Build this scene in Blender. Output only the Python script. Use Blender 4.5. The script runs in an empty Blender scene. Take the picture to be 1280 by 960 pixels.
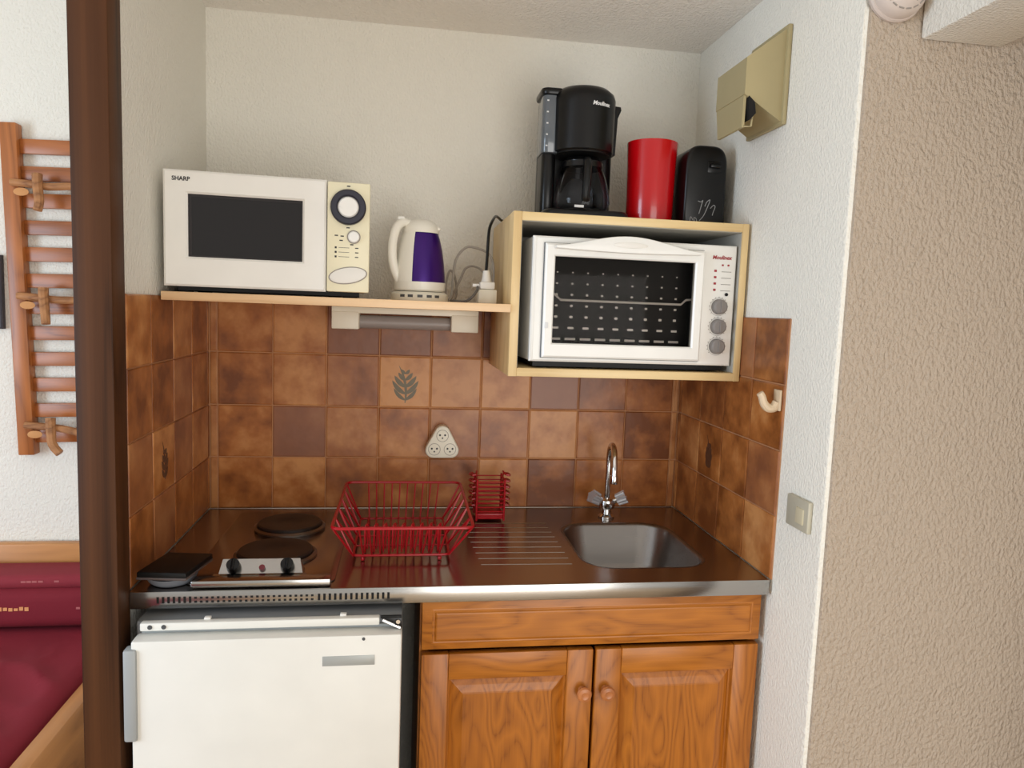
import bpy, bmesh, math, random
from mathutils import Vector, Matrix, noise
random.seed(7)
SC = bpy.context.scene
COL = SC.collection
PI = math.pi

# ------------------------------------------------------------------ helpers
def lin(c):
    return c / 12.92 if c <= .04045 else ((c + .055) / 1.055) ** 2.4
def rgb(r, g, b):
    return (lin(r / 255), lin(g / 255), lin(b / 255), 1)

def new_mat(name):
    m = bpy.data.materials.new(name); m.use_nodes = True
    nt = m.node_tree
    return m, nt, nt.nodes['Principled BSDF']

def plain(name, col, rough=.5, metal=0, coat=0, bump=0, bscale=200, var=.06, vscale=12, spec=.5):
    m, nt, b = new_mat(name)
    N, L = nt.nodes, nt.links
    tc = N.new('ShaderNodeTexCoord')
    no = N.new('ShaderNodeTexNoise'); no.inputs['Scale'].default_value = vscale; no.inputs['Detail'].default_value = 4
    L.new(tc.outputs['Object'], no.inputs['Vector'])
    mx = N.new('ShaderNodeMix'); mx.data_type = 'RGBA'
    mx.inputs[6].default_value = tuple(c * (1 - var) for c in col[:3]) + (1,)
    mx.inputs[7].default_value = tuple(min(1, c * (1 + var)) for c in col[:3]) + (1,)
    L.new(no.outputs['Fac'], mx.inputs[0]); L.new(mx.outputs[2], b.inputs['Base Color'])
    b.inputs['Roughness'].default_value = rough; b.inputs['Metallic'].default_value = metal
    b.inputs['Coat Weight'].default_value = coat; b.inputs['Specular IOR Level'].default_value = spec
    if bump:
        n2 = N.new('ShaderNodeTexNoise'); n2.inputs['Scale'].default_value = bscale; n2.inputs['Detail'].default_value = 3
        L.new(tc.outputs['Object'], n2.inputs['Vector'])
        bp = N.new('ShaderNodeBump'); bp.inputs['Strength'].default_value = bump; bp.inputs['Distance'].default_value = .002
        L.new(n2.outputs['Fac'], bp.inputs['Height']); L.new(bp.outputs['Normal'], b.inputs['Normal'])
    return m

def stucco(name, col, scale=95, dist=.006, strength=.8):
    m, nt, b = new_mat(name)
    N, L = nt.nodes, nt.links
    tc = N.new('ShaderNodeTexCoord')
    mp = N.new('ShaderNodeMapping'); mp.inputs['Scale'].default_value = (1, 1, .7)
    L.new(tc.outputs['Object'], mp.inputs['Vector'])
    n1 = N.new('ShaderNodeTexNoise'); n1.inputs['Scale'].default_value = scale; n1.inputs['Detail'].default_value = 3; n1.inputs['Roughness'].default_value = .5
    L.new(mp.outputs['Vector'], n1.inputs['Vector'])
    rp = N.new('ShaderNodeValToRGB'); rp.color_ramp.elements[0].position = .30; rp.color_ramp.elements[1].position = .74
    L.new(n1.outputs['Fac'], rp.inputs['Fac'])
    n2 = N.new('ShaderNodeTexNoise'); n2.inputs['Scale'].default_value = 5; n2.inputs['Detail'].default_value = 3
    L.new(tc.outputs['Object'], n2.inputs['Vector'])
    mx = N.new('ShaderNodeMix'); mx.data_type = 'RGBA'
    mx.inputs[6].default_value = tuple(c * .95 for c in col[:3]) + (1,); mx.inputs[7].default_value = col
    L.new(n2.outputs['Fac'], mx.inputs[0]); L.new(mx.outputs[2], b.inputs['Base Color'])
    bp = N.new('ShaderNodeBump'); bp.inputs['Strength'].default_value = strength; bp.inputs['Distance'].default_value = dist
    L.new(rp.outputs['Color'], bp.inputs['Height']); L.new(bp.outputs['Normal'], b.inputs['Normal'])
    b.inputs['Roughness'].default_value = .85; b.inputs['Specular IOR Level'].default_value = .2
    return m

def wood(name, dark, light, axis='Z', across=22, along=1.6, rings=9, rough=.4, coat=.2, mix=.6, spec=.5):
    """grain running along AXIS: contour bands of a stretched noise plus fine fibres"""
    m, nt, b = new_mat(name)
    N, L = nt.nodes, nt.links
    tc = N.new('ShaderNodeTexCoord')
    oi = N.new('ShaderNodeObjectInfo')
    ad = N.new('ShaderNodeVectorMath'); ad.operation = 'ADD'
    sv = N.new('ShaderNodeVectorMath'); sv.operation = 'SCALE'; sv.inputs['Scale'].default_value = 7.3
    cb = N.new('ShaderNodeCombineXYZ')
    for k in range(3): L.new(oi.outputs['Random'], cb.inputs[k])
    L.new(cb.outputs[0], sv.inputs[0]); L.new(tc.outputs['Object'], ad.inputs[0]); L.new(sv.outputs[0], ad.inputs[1])
    def mapped(a, al):
        mp = N.new('ShaderNodeMapping')
        mp.inputs['Scale'].default_value = tuple(al if 'XYZ'[k] == axis else a for k in range(3))
        L.new(ad.outputs[0], mp.inputs['Vector']); return mp
    m1 = mapped(across * .28, along)
    n1 = N.new('ShaderNodeTexNoise'); n1.inputs['Scale'].default_value = 1; n1.inputs['Detail'].default_value = 2; n1.inputs['Distortion'].default_value = .3
    L.new(m1.outputs[0], n1.inputs['Vector'])
    mu = N.new('ShaderNodeMath'); mu.operation = 'MULTIPLY'; mu.inputs[1].default_value = rings
    L.new(n1.outputs['Fac'], mu.inputs[0])
    pp = N.new('ShaderNodeMath'); pp.operation = 'PINGPONG'; pp.inputs[1].default_value = .5
    L.new(mu.outputs[0], pp.inputs[0])
    m2 = mapped(across * 9, along * 4)
    n2 = N.new('ShaderNodeTexNoise'); n2.inputs['Scale'].default_value = 1; n2.inputs['Detail'].default_value = 3
    L.new(m2.outputs[0], n2.inputs['Vector'])
    s = N.new('ShaderNodeMath'); s.operation = 'MULTIPLY_ADD'; s.inputs[1].default_value = 2 * mix
    L.new(pp.outputs[0], s.inputs[0])
    q = N.new('ShaderNodeMath'); q.operation = 'MULTIPLY'; q.inputs[1].default_value = 1 - mix
    L.new(n2.outputs['Fac'], q.inputs[0]); L.new(q.outputs[0], s.inputs[2])
    rp = N.new('ShaderNodeValToRGB')
    e = rp.color_ramp.elements; e[0].position = .08; e[0].color = dark; e[1].position = .75; e[1].color = light
    mid = e.new(.35); mid.color = tuple(dark[k] * .35 + light[k] * .65 for k in range(3)) + (1,)
    L.new(s.outputs[0], rp.inputs['Fac']); L.new(rp.outputs['Color'], b.inputs['Base Color'])
    b.inputs['Specular IOR Level'].default_value = spec; b.inputs['Roughness'].default_value = rough; b.inputs['Coat Weight'].default_value = coat; b.inputs['Coat Roughness'].default_value = .25
    bp = N.new('ShaderNodeBump'); bp.inputs['Strength'].default_value = .15; bp.inputs['Distance'].default_value = .001
    L.new(n2.outputs['Fac'], bp.inputs['Height']); L.new(bp.outputs['Normal'], b.inputs['Normal'])
    return m

def glaze(name):
    """brown glazed tile; every tile has its own tone from the face attributes tone and hue"""
    m, nt, b = new_mat(name)
    N, L = nt.nodes, nt.links
    tc = N.new('ShaderNodeTexCoord')
    at = N.new('ShaderNodeAttribute'); at.attribute_name = 'tone'
    ah = N.new('ShaderNodeAttribute'); ah.attribute_name = 'hue'
    cb = N.new('ShaderNodeCombineXYZ')
    for k, f in enumerate((31., 17., 53.)):
        u = N.new('ShaderNodeMath'); u.operation = 'MULTIPLY'; u.inputs[1].default_value = f
        L.new(at.outputs['Fac'], u.inputs[0]); L.new(u.outputs[0], cb.inputs[k])
    ad = N.new('ShaderNodeVectorMath'); ad.operation = 'ADD'
    L.new(tc.outputs['Object'], ad.inputs[0]); L.new(cb.outputs[0], ad.inputs[1])
    n1 = N.new('ShaderNodeTexNoise'); n1.inputs['Scale'].default_value = 13; n1.inputs['Detail'].default_value = 4; n1.inputs['Roughness'].default_value = .55
    L.new(ad.outputs[0], n1.inputs['Vector'])
    rp = N.new('ShaderNodeValToRGB'); e = rp.color_ramp.elements
    e[0].position = .28; e[0].color = rgb(116, 62, 22); e[1].position = .72; e[1].color = rgb(204, 142, 84)
    mid = e.new(.5); mid.color = rgb(168, 102, 48)
    s = N.new('ShaderNodeMath'); s.operation = 'MULTIPLY_ADD'; s.inputs[1].default_value = .50
    L.new(at.outputs['Fac'], s.inputs[0])
    t = N.new('ShaderNodeMath'); t.operation = 'SUBTRACT'; t.inputs[1].default_value = .25
    L.new(n1.outputs['Fac'], t.inputs[0]); L.new(t.outputs[0], s.inputs[2]); L.new(s.outputs[0], rp.inputs['Fac'])
    mx = N.new('ShaderNodeMix'); mx.data_type = 'RGBA'; mx.inputs[7].default_value = rgb(142, 94, 70)
    L.new(ah.outputs['Fac'], mx.inputs[0]); L.new(rp.outputs['Color'], mx.inputs[6]); L.new(mx.outputs[2], b.inputs['Base Color'])
    b.inputs['Roughness'].default_value = .33; b.inputs['Specular IOR Level'].default_value = .38
    n2 = N.new('ShaderNodeTexNoise'); n2.inputs['Scale'].default_value = 30; n2.inputs['Detail'].default_value = 2
    L.new(tc.outputs['Object'], n2.inputs['Vector'])
    bp = N.new('ShaderNodeBump'); bp.inputs['Strength'].default_value = .25; bp.inputs['Distance'].default_value = .003
    L.new(n2.outputs['Fac'], bp.inputs['Height']); L.new(bp.outputs['Normal'], b.inputs['Normal'])
    return m

def steel(name, col, rough, axis='X'):
    m, nt, b = new_mat(name)
    N, L = nt.nodes, nt.links
    tc = N.new('ShaderNodeTexCoord'); mp = N.new('ShaderNodeMapping')
    mp.inputs['Scale'].default_value = tuple(3 if 'XYZ'[k] == axis else 400 for k in range(3))
    L.new(tc.outputs['Object'], mp.inputs['Vector'])
    n = N.new('ShaderNodeTexNoise'); n.inputs['Scale'].default_value = 1; n.inputs['Detail'].default_value = 2
    L.new(mp.outputs[0], n.inputs['Vector'])
    mr = N.new('ShaderNodeMapRange'); mr.inputs['To Min'].default_value = rough * .75; mr.inputs['To Max'].default_value = rough * 1.3
    L.new(n.outputs['Fac'], mr.inputs['Value']); L.new(mr.outputs[0], b.inputs['Roughness'])
    b.inputs['Base Color'].default_value = col; b.inputs['Metallic'].default_value = 1
    return m

def glass(name, tint, gloss=.12, rough=.03):
    """thin tinted pane"""
    m, nt, b = new_mat(name)
    N, L = nt.nodes, nt.links
    N.remove(b)
    out = N['Material Output']
    t = N.new('ShaderNodeBsdfTransparent'); t.inputs['Color'].default_value = tint
    g = N.new('ShaderNodeBsdfGlossy'); g.inputs['Roughness'].default_value = rough; g.inputs['Color'].default_value = (.9, .9, .9, 1)
    lw = N.new('ShaderNodeLayerWeight'); lw.inputs['Blend'].default_value = gloss
    mx = N.new('ShaderNodeMixShader')
    L.new(lw.outputs['Fresnel'], mx.inputs[0]); L.new(t.outputs[0], mx.inputs[1]); L.new(g.outputs[0], mx.inputs[2])
    L.new(mx.outputs[0], out.inputs['Surface'])
    return m

class MB:
    """collects shapes; build() links them as ONE mesh object. off = the thing's base, subtracted from world coordinates"""
    def __init__(s, off=(0, 0, 0)):
        s.bm = bmesh.new(); s.off = Vector(off); s.mi = 0
    def _merge(s, t, M=None):
        if M is not None: bmesh.ops.transform(t, matrix=M, verts=t.verts)
        if s.mi:
            for f in t.faces: f.material_index = s.mi
        me = bpy.data.meshes.new('tmp'); t.to_mesh(me); t.free(); s.bm.from_mesh(me); bpy.data.meshes.remove(me)
    def box(s, x0, x1, y0, y1, z0, z1, bev=0, seg=2, M=None):
        t = bmesh.new()
        bmesh.ops.create_cube(t, size=1, matrix=Matrix.Translation(((x0 + x1) / 2, (y0 + y1) / 2, (z0 + z1) / 2)) @ Matrix.Diagonal((x1 - x0, y1 - y0, z1 - z0, 1)))
        if bev: bmesh.ops.bevel(t, geom=t.edges[:], offset=bev, segments=seg, profile=.5, affect='EDGES', clamp_overlap=True)
        s._merge(t, M); return s
    def prism(s, pts, d0, d1, plane='XZ', bev=0, seg=2, M=None, only_front=False):
        """outline PTS extruded along the third axis from d0 to d1"""
        t = bmesh.new()
        def P(a, b, d):
            return {'XZ': (a, d, b), 'XY': (a, b, d), 'YZ': (d, a, b)}[plane]
        v0 = [t.verts.new(P(a, b, d0)) for a, b in pts]; v1 = [t.verts.new(P(a, b, d1)) for a, b in pts]
        n = len(pts)
        f0 = t.faces.new(v0); f1 = t.faces.new(v1[::-1])
        for i in range(n): t.faces.new((v0[i], v1[i], v1[(i + 1) % n], v0[(i + 1) % n]))
        bmesh.ops.recalc_face_normals(t, faces=t.faces)
        if bev:
            es = [e for e in t.edges if (f0 in e.link_faces or f1 in e.link_faces)]
            bmesh.ops.bevel(t, geom=es, offset=bev, segments=seg, profile=.5, affect='EDGES', clamp_overlap=True)
        s._merge(t, M); return s
    def lathe(s, prof, c=(0, 0, 0), n=40, a0=0, a1=2 * PI, M=None):
        """profile (r, z) turned about the vertical through c"""
        t = bmesh.new(); full = abs(a1 - a0) > 6.28
        k = n if full else n + 1
        rings = []
        for r, z in prof:
            if r < 1e-6: rings.append([t.verts.new((c[0], c[1], c[2] + z))] * k)
            else: rings.append([t.verts.new((c[0] + r * math.cos(a0 + (a1 - a0) * i / n), c[1] + r * math.sin(a0 + (a1 - a0) * i / n), c[2] + z)) for i in range(k)])
        for A, B in zip(rings, rings[1:]):
            for i in range(n):
                j = (i + 1) % k
                q = []
                for v in (A[i], A[j], B[j], B[i]):
                    if v not in q: q.append(v)
                if len(q) > 2: t.faces.new(q)
        bmesh.ops.recalc_face_normals(t, faces=t.faces)
        s._merge(t, M); return s
    def tube(s, pts, r, n=8, closed=False, M=None, smooth=0):
        pts = [Vector(p) for p in pts]
        if smooth:
            out = []
            m = len(pts)
            rng = range(m) if closed else range(m - 1)
            for i in rng:
                p0 = pts[(i - 1) % m] if closed or i > 0 else pts[i]
                p1, p2 = pts[i], pts[(i + 1) % m]
                p3 = pts[(i + 2) % m] if closed or i + 2 < m else p2
                for k in range(smooth):
                    u = k / smooth
                    out.append(.5 * ((2 * p1) + (p2 - p0) * u + (2 * p0 - 5 * p1 + 4 * p2 - p3) * u * u + (3 * p1 - p0 - 3 * p2 + p3) * u ** 3))
            if not closed: out.append(pts[-1])
            pts = out
        t = bmesh.new(); rings = []; m = len(pts)
        rr = r if isinstance(r, (list, tuple)) else None
        up = None
        for i, p in enumerate(pts):
            a = pts[(i - 1) % m] if closed or i else p
            b = pts[(i + 1) % m] if closed or i < m - 1 else p
            d = (b - a).normalized()
            if up is None: up = d.orthogonal().normalized()
            up = (up - d * up.dot(d))
            up = up.normalized() if up.length > 1e-6 else d.orthogonal().normalized()
            w = d.cross(up)
            R = (rr[0] + (rr[1] - rr[0]) * i / (m - 1)) if rr else r
            rings.append([t.verts.new(p + R * (up * math.cos(2 * PI * k / n) + w * math.sin(2 * PI * k / n))) for k in range(n)])
        for i in range(m if closed else m - 1):
            A, B = rings[i], rings[(i + 1) % m]
            sh = 0
            if closed and i == m - 1:
                sh = min(range(n), key=lambda q: (A[0].co - B[q].co).length)
            for k in range(n): t.faces.new((A[k], A[(k + 1) % n], B[(k + 1 + sh) % n], B[(k + sh) % n]))
        if not closed: t.faces.new(rings[0][::-1]); t.faces.new(rings[-1])
        bmesh.ops.recalc_face_normals(t, faces=t.faces)
        s._merge(t, M); return s
    def loft(s, loops, cap0=False, cap1=False, M=None):
        t = bmesh.new(); R = [[t.verts.new(p) for p in lp] for lp in loops]; n = len(R[0])
        for A, B in zip(R, R[1:]):
            for i in range(n): t.faces.new((A[i], A[(i + 1) % n], B[(i + 1) % n], B[i]))
        if cap0: t.faces.new(R[0][::-1])
        if cap1: t.faces.new(R[-1])
        bmesh.ops.recalc_face_normals(t, faces=t.faces)
        s._merge(t, M); return s
    def poly(s, verts, faces, M=None):
        t = bmesh.new(); V = [t.verts.new(p) for p in verts]
        for f in faces: t.faces.new([V[i] for i in f])
        bmesh.ops.recalc_face_normals(t, faces=t.faces)
        s._merge(t, M); return s
    def disc(s, c, r, h, axis='Y', n=28, bev=0, M=None):
        """short cylinder from c along +axis by h"""
        t = bmesh.new()
        bmesh.ops.create_cone(t, cap_ends=True, segments=n, radius1=r, radius2=r, depth=abs(h))
        if bev: bmesh.ops.bevel(t, geom=[e for e in t.edges if any(len(f.verts) > 4 for f in e.link_faces)], offset=bev, segments=2, profile=.5, affect='EDGES')
        Q = {'Z': Matrix.Identity(4), 'Y': Matrix.Rotation(PI / 2, 4, 'X'), 'X': Matrix.Rotation(PI / 2, 4, 'Y')}[axis]
        o = Vector(c) + Vector({'X': (h / 2, 0, 0), 'Y': (0, h / 2, 0), 'Z': (0, 0, h / 2)}[axis])
        bmesh.ops.transform(t, matrix=Matrix.Translation(o) @ Q, verts=t.verts)
        s._merge(t, M); return s
    def text(s, body, size, M, depth=.0006, bold=0, shear=0):
        cu = bpy.data.curves.new('tmp', 'FONT'); cu.body = body; cu.size = size; cu.extrude = depth; cu.offset = bold; cu.shear = shear
        cu.align_x = 'CENTER'; cu.align_y = 'CENTER'; cu.resolution_u = 3
        o = bpy.data.objects.new('tmp', cu); COL.objects.link(o)
        dg = bpy.context.evaluated_depsgraph_get()
        me = bpy.data.meshes.new_from_object(o.evaluated_get(dg))
        t = bmesh.new(); t.from_mesh(me)
        bpy.data.objects.remove(o); bpy.data.curves.remove(cu); bpy.data.meshes.remove(me)
        s._merge(t, M @ Matrix.Rotation(PI / 2, 4, 'X')); return s
    def build(s, name, mat, parent=None, smooth=35):
        bmesh.ops.translate(s.bm, vec=-s.off, verts=s.bm.verts)
        me = bpy.data.meshes.new(name); s.bm.to_mesh(me); s.bm.free()
        for m in (mat if isinstance(mat, (list, tuple)) else [mat]): me.materials.append(m)
        if smooth:
            for p in me.polygons: p.use_smooth = True
            me.set_sharp_from_angle(angle=math.radians(smooth))
        o = bpy.data.objects.new(name, me); COL.objects.link(o)
        if parent: o.parent = parent
        else: o.location = s.off
        return o

def tag(o, label, cat, group=None, kind=None):
    o['label'] = label; o['category'] = cat
    if group: o['group'] = group
    if kind: o['kind'] = kind
    return o
def thing(name, label, cat, loc, rz=0, group=None):
    o = bpy.data.objects.new(name, None); COL.objects.link(o); o.empty_display_size = .05
    o.location = loc; o.rotation_euler = (0, 0, rz)
    return tag(o, label, cat, group)
def struct(o, label=None):
    o['kind'] = 'structure'
    if label: o['label'] = label
    return o
def T(x, y, z): return Matrix.Translation((x, y, z))

def rrect(x0, x1, y0, y1, r, n=6):
    out = []
    for cx, cy, a in ((x1 - r, y1 - r, 0), (x0 + r, y1 - r, PI / 2), (x0 + r, y0 + r, PI), (x1 - r, y0 + r, 1.5 * PI)):
        for k in range(n + 1):
            t = a + PI / 2 * k / n
            out.append((cx + r * math.cos(t), cy + r * math.sin(t)))
    return out

# ------------------------------------------------------------------ materials
M_wall = stucco('white_stucco', rgb(240, 236, 225), scale=185, dist=.0035, strength=.6)
M_front = stucco('beige_stucco', rgb(190, 173, 154), scale=150, dist=.005, strength=.85)
M_ceil = stucco('ceiling_stucco', rgb(248, 242, 234), scale=140, dist=.004, strength=.7)
M_paint = plain('smooth_white_paint', rgb(232, 230, 224), .6, bump=.1)
M_tile = glaze('brown_glazed_tile')
M_grout = plain('brown_grout', rgb(186, 134, 94), .8, bump=.4)
M_leafg = plain('olive_leaf_glaze', rgb(98, 84, 48), .35, var=.25, vscale=60)
M_leafd = plain('dark_leaf_glaze', rgb(78, 48, 32), .35, var=.25, vscale=60)
M_post = wood('dark_stained_wood', rgb(44, 24, 12), rgb(86, 52, 28), 'Z', across=30, along=.5, rings=5, rough=.55, coat=.0, spec=.2)
M_oak_v = wood('honey_oak_upright', rgb(112, 56, 8), rgb(178, 106, 32), 'Z', across=34, along=2.4, rings=16, rough=.35, coat=.15, mix=.45, spec=.35)
M_oak_h = wood('honey_oak_lengthwise', rgb(120, 62, 10), rgb(182, 110, 34), 'X', across=34, along=2.2, rings=12, rough=.35, coat=.15, mix=.45, spec=.35)
M_knobw = wood('pink_beech', rgb(150, 86, 40), rgb(184, 114, 64), 'Z', across=40, along=8, rings=5)
M_pine_v = wood('orange_pine_upright', rgb(126, 68, 26), rgb(178, 106, 50), 'Z', across=45, along=1.5, rings=6)
M_pine_h = wood('orange_pine_lengthwise', rgb(118, 62, 24), rgb(172, 100, 46), 'X', across=45, along=1.5, rings=6)
M_twig = wood('bare_twig', rgb(112, 68, 38), rgb(178, 124, 78), 'X', across=60, along=6, rings=5, coat=0, rough=.7)
M_bedw_h = wood('bed_pine_lengthwise', rgb(150, 92, 42), rgb(196, 134, 72), 'X', across=30, along=1.5, rings=6)
M_bedw_y = wood('bed_pine_depthwise', rgb(140, 88, 42), rgb(190, 130, 72), 'Y', across=30, along=1.5, rings=6)
M_birch = wood('pale_birch_edge', rgb(206, 172, 116), rgb(232, 204, 150), 'X', across=30, along=1.2, rings=5, coat=.1)
M_birch_v = wood('pale_birch_upright', rgb(200, 166, 110), rgb(228, 198, 144), 'Z', across=30, along=1.2, rings=5, coat=.1)
M_shelf = wood('pinkish_beech_shelf', rgb(212, 168, 122), rgb(236, 200, 156), 'X', across=30, along=1.2, rings=5, coat=.1)
M_grey_in = plain('grey_melamine', rgb(176, 172, 162), .6)
M_steel = steel('brushed_steel', (.40, .36, .33, 1), .22)
M_steel_b = steel('basin_steel', (.27, .26, .255, 1), .3)  # base colour lowered to hold the basin's dimmer light
M_strip = steel('steel_edge', (.46, .45, .43, 1), .2)
M_chrome = steel('chrome', (.75, .75, .75, 1), .08)
M_black = plain('black_plastic', rgb(11, 11, 12), .28, spec=.35)
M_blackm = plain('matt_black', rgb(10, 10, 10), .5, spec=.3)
M_iron = plain('black_cast_iron', rgb(34, 24, 20), .45, bump=.3, bscale=300)
M_kettle = plain('ivory_kettle_plastic', rgb(236, 232, 220), .35)
M_white = plain('white_enamel', rgb(238, 236, 230), .3)
M_fridge = plain('white_fridge_enamel', rgb(226, 223, 214), .35)
M_cream = plain('cream_plastic', rgb(236, 228, 196), .4)
M_ivory = plain('ivory_plastic', rgb(232, 226, 208), .4)
M_whitep = plain('white_plastic', rgb(232, 228, 220), .4)
M_grey = plain('grey_plastic', rgb(160, 164, 164), .4)
M_greyk = plain('grey_knob_plastic', rgb(132, 126, 122), .5)
M_dgrey = plain('dark_grey_plastic', rgb(72, 74, 76), .4)
M_navy = plain('navy_plastic', rgb(34, 34, 48), .35)
M_beige = plain('beige_vent_plastic', rgb(170, 156, 116), .5)
M_beigesw = plain('beige_switch_plastic', rgb(186, 180, 160), .5)
M_hook = plain('tan_hook_plastic', rgb(214, 190, 158), .45)
M_red = plain('red_plastic', rgb(186, 5, 14), .22, coat=.3)
M_redw = plain('red_coated_wire', rgb(168, 8, 24), .35)
M_redink = plain('red_ink', rgb(160, 40, 50), .6)
M_ink = plain('black_ink', rgb(40, 40, 42), .6)
M_gink = plain('grey_ink', rgb(150, 142, 134), .6)
M_wink = plain('white_ink', rgb(225, 225, 225), .6)
M_purple = plain('metallic_purple', rgb(56, 5, 112), .3, metal=.5, coat=.15)
M_cable = plain('grey_cable', rgb(168, 160, 150), .5)
M_tubeg = plain('grey_lamp_diffuser', rgb(150, 140, 136), .35)
M_burg = plain('burgundy_cotton', rgb(128, 18, 38), .85, bump=.25, bscale=700, var=.12, vscale=8)
M_burg2 = plain('burgundy_cushion_cotton', rgb(120, 16, 34), .85, bump=.25, bscale=700, var=.08)
M_gold = plain('gold_thread', rgb(220, 150, 96), .6)
M_pink = plain('pale_pink_thread', rgb(176, 96, 96), .6)
M_detect = plain('detector_plastic', rgb(204, 190, 180), .5)
M_floor = wood('floor_boards', rgb(170, 140, 104), rgb(206, 178, 140), 'Y', across=10, along=.8, rings=6)
M_mwglass = glass('microwave_glass', (.40, .36, .36, 1), .36)
M_ovglass = glass('oven_glass', (.88, .86, .84, 1), .10)
M_carafe = glass('carafe_glass', (.55, .55, .56, 1), .2)
M_tank = plain('smoky_tank_plastic', rgb(92, 98, 104), .15, coat=.5)
M_liner = plain('black_oven_liner', rgb(8, 7, 7), .5, spec=.25)
M_glints = plain('painted_liner_glints', rgb(235, 232, 226), .4)  # pale colour stands for glints on the perforated liner
M_foot = plain('black_rubber', rgb(22, 22, 22), .8)
M_frame = plain('dark_picture_frame', rgb(52, 50, 58), .5)
M_art = plain('picture_print', rgb(92, 90, 104), .6, var=.5, vscale=9)
M_void = plain('dark_recess', rgb(16, 12, 10), .9)

# ------------------------------------------------------------------ room shell
W = 1.28; P = .138; PV = .139; Z0 = .9; TT = Z0 + 4 * PV - .002; HC = 2.17; HR = 2.5
b = MB(); b.box(-2.2, 3.2, -3.6, .5, -.06, 0); struct(b.build('floor', M_floor), 'wood floor of the room')
b = MB(); b.box(-.0062, W + .0062, .006, .12, 0, HR); struct(b.build('wall_back', M_wall), 'white stucco back wall of the kitchen niche')
b = MB(); b.box(-.066, -.006, -.56, .3, 0, HR); struct(b.build('wall_left', M_wall), 'white stucco left side wall of the kitchen niche')
b = MB(); b.box(W + .006, W + .16, -.735, .12, 0, HR, bev=.008); struct(b.build('wall_right', M_wall), 'bluish white stucco right side wall of the kitchen niche')
b = MB(); b.box(W + .015, 3.2, -.742, -.62, 0, HR, bev=.006); struct(b.build('wall_front', M_front), 'beige stucco wall beside the niche, at the right')
b = MB(); b.box(-2.2, -.067, .3, .42, 0, HR); struct(b.build('wall_alcove', M_wall), 'white stucco wall behind the bed')
b = MB(); b.box(-.0058, W + .0058, -.60, .0058, HC, HR); struct(b.build('ceiling_niche', M_ceil), 'low stucco ceiling over the kitchen niche')
b = MB(); b.box(-2.2, 3.2, -3.6, .42, HR + .001, HR + .08); struct(b.build('ceiling', M_ceil), 'white room ceiling')
b = MB(); b.box(1.392, 1.552, -2.6, -.7435, 1.954, HR, bev=.006); struct(b.build('beam', [M_wall]), 'plastered beam running out over the right wall')
b = MB(); b.box(1.81, 1.87, -1.5, -.743, 0, HR); struct(b.build('wall_light_blocker', M_post), 'unseen dark wood wall added to shade the beige wall at the right')  # added out of view to keep ambient light off the beige wall
# post at the niche's left front corner
b = MB(); b.box(-.0635, .0, -.623, -.563, .001, HR, bev=.003); struct(b.build('pillar', M_post), 'dark brown stained wooden post at the left of the kitchen niche')

# tiles: each face of one wall is one mesh
def tiles(name, cells, frame, label, deco=()):
    """cells: (u0,u1,v0,v1); frame(u,v,d) -> point d in front of the wall plane"""
    b = MB(); tones, hues = [], []
    bm = b.bm
    for (u0, u1, v0, v1, tone, hue) in cells:
        g = .0009; i = .003
        d = [.0055 + random.uniform(-.0005, .0005) for _ in range(4)]
        lo = [(u0 + g, v0 + g), (u1 - g, v0 + g), (u1 - g, v1 - g), (u0 + g, v1 - g)]
        i = min(i, (u1 - u0) * .2)
        hi = [(u0 + g + i, v0 + g + i), (u1 - g - i, v0 + g + i), (u1 - g - i, v1 - g - i), (u0 + g + i, v1 - g - i)]
        mid = [(lo[k][0] * .7 + hi[k][0] * .3, lo[k][1] * .7 + hi[k][1] * .3) for k in range(4)]
        A = [bm.verts.new(frame(u, v, .001)) for u, v in lo]
        B = [bm.verts.new(frame(mid[k][0], mid[k][1], d[k] * .8)) for k in range(4)]
        C = [bm.verts.new(frame(hi[k][0], hi[k][1], d[k])) for k in range(4)]
        for X, Y in ((A, B), (B, C)):
            for k in range(4): bm.faces.new((X[k], X[(k + 1) % 4], Y[(k + 1) % 4], Y[k]))
        bm.faces.new(C)
        tones += [tone] * 9; hues += [hue] * 9
    bmesh.ops.recalc_face_normals(bm, faces=bm.faces)
    o = b.build(name, M_tile, None, smooth=0)
    for nm, vals in (('tone', tones), ('hue', hues)):
        a = o.data.attributes.new(nm, 'FLOAT', 'FACE')
        a.data.foreach_set('value', vals)
    return o

def rnd(light=None):
    t = random.random(); h = random.random()
    return (t if light is None else light, .85 if h > .87 else (h * .25))

# back wall: a narrow strip each side of nine columns, four rows
xs = [0, .02] + [.02 + P * k for k in range(1, 10)] + [W]
cells = []
over = {(1, 3): (.6, .1), (2, 3): (.75, .1), (3, 3): (.35, .7), (4, 3): (.2, .6), (5, 3): (.6, .3), (3, 2): (.55, .4), (4, 2): (.95, 0), (5, 2): (.8, .15), (6, 2): (.85, .1),
        (7, 2): (.4, .9), (8, 2): (.3, .4), (2, 1): (.35, .8), (3, 1): (.65, .3), (4, 1): (.55, .1), (5, 1): (.6, .4), (6, 1): (.6, .2), (7, 1): (.9, .1), (8, 1): (.5, .1), (9, 1): (.2, .1),
        (1, 0): (.5, 0), (2, 0): (.75, 0), (3, 0): (.4, .2), (8, 0): (.5, 0), (9, 0): (.35, 0), (1, 2): (.4, .1), (2, 2): (.7, .1), (1, 1): (.55, 0)}
for i in range(len(xs) - 1):
    for j in range(4):
        t, h = over.get((i, j), rnd())
        if i in (0, 10): t, h = .8, .25
        cells.append((xs[i], xs[i + 1], Z0 + j * PV, Z0 + (j + 1) * PV, t, h))
tb = struct(tiles('tiled_backsplash', cells, lambda u, v, d: (u, .0055 - d, v), ''), 'brown glazed tiles on the back wall')
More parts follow.
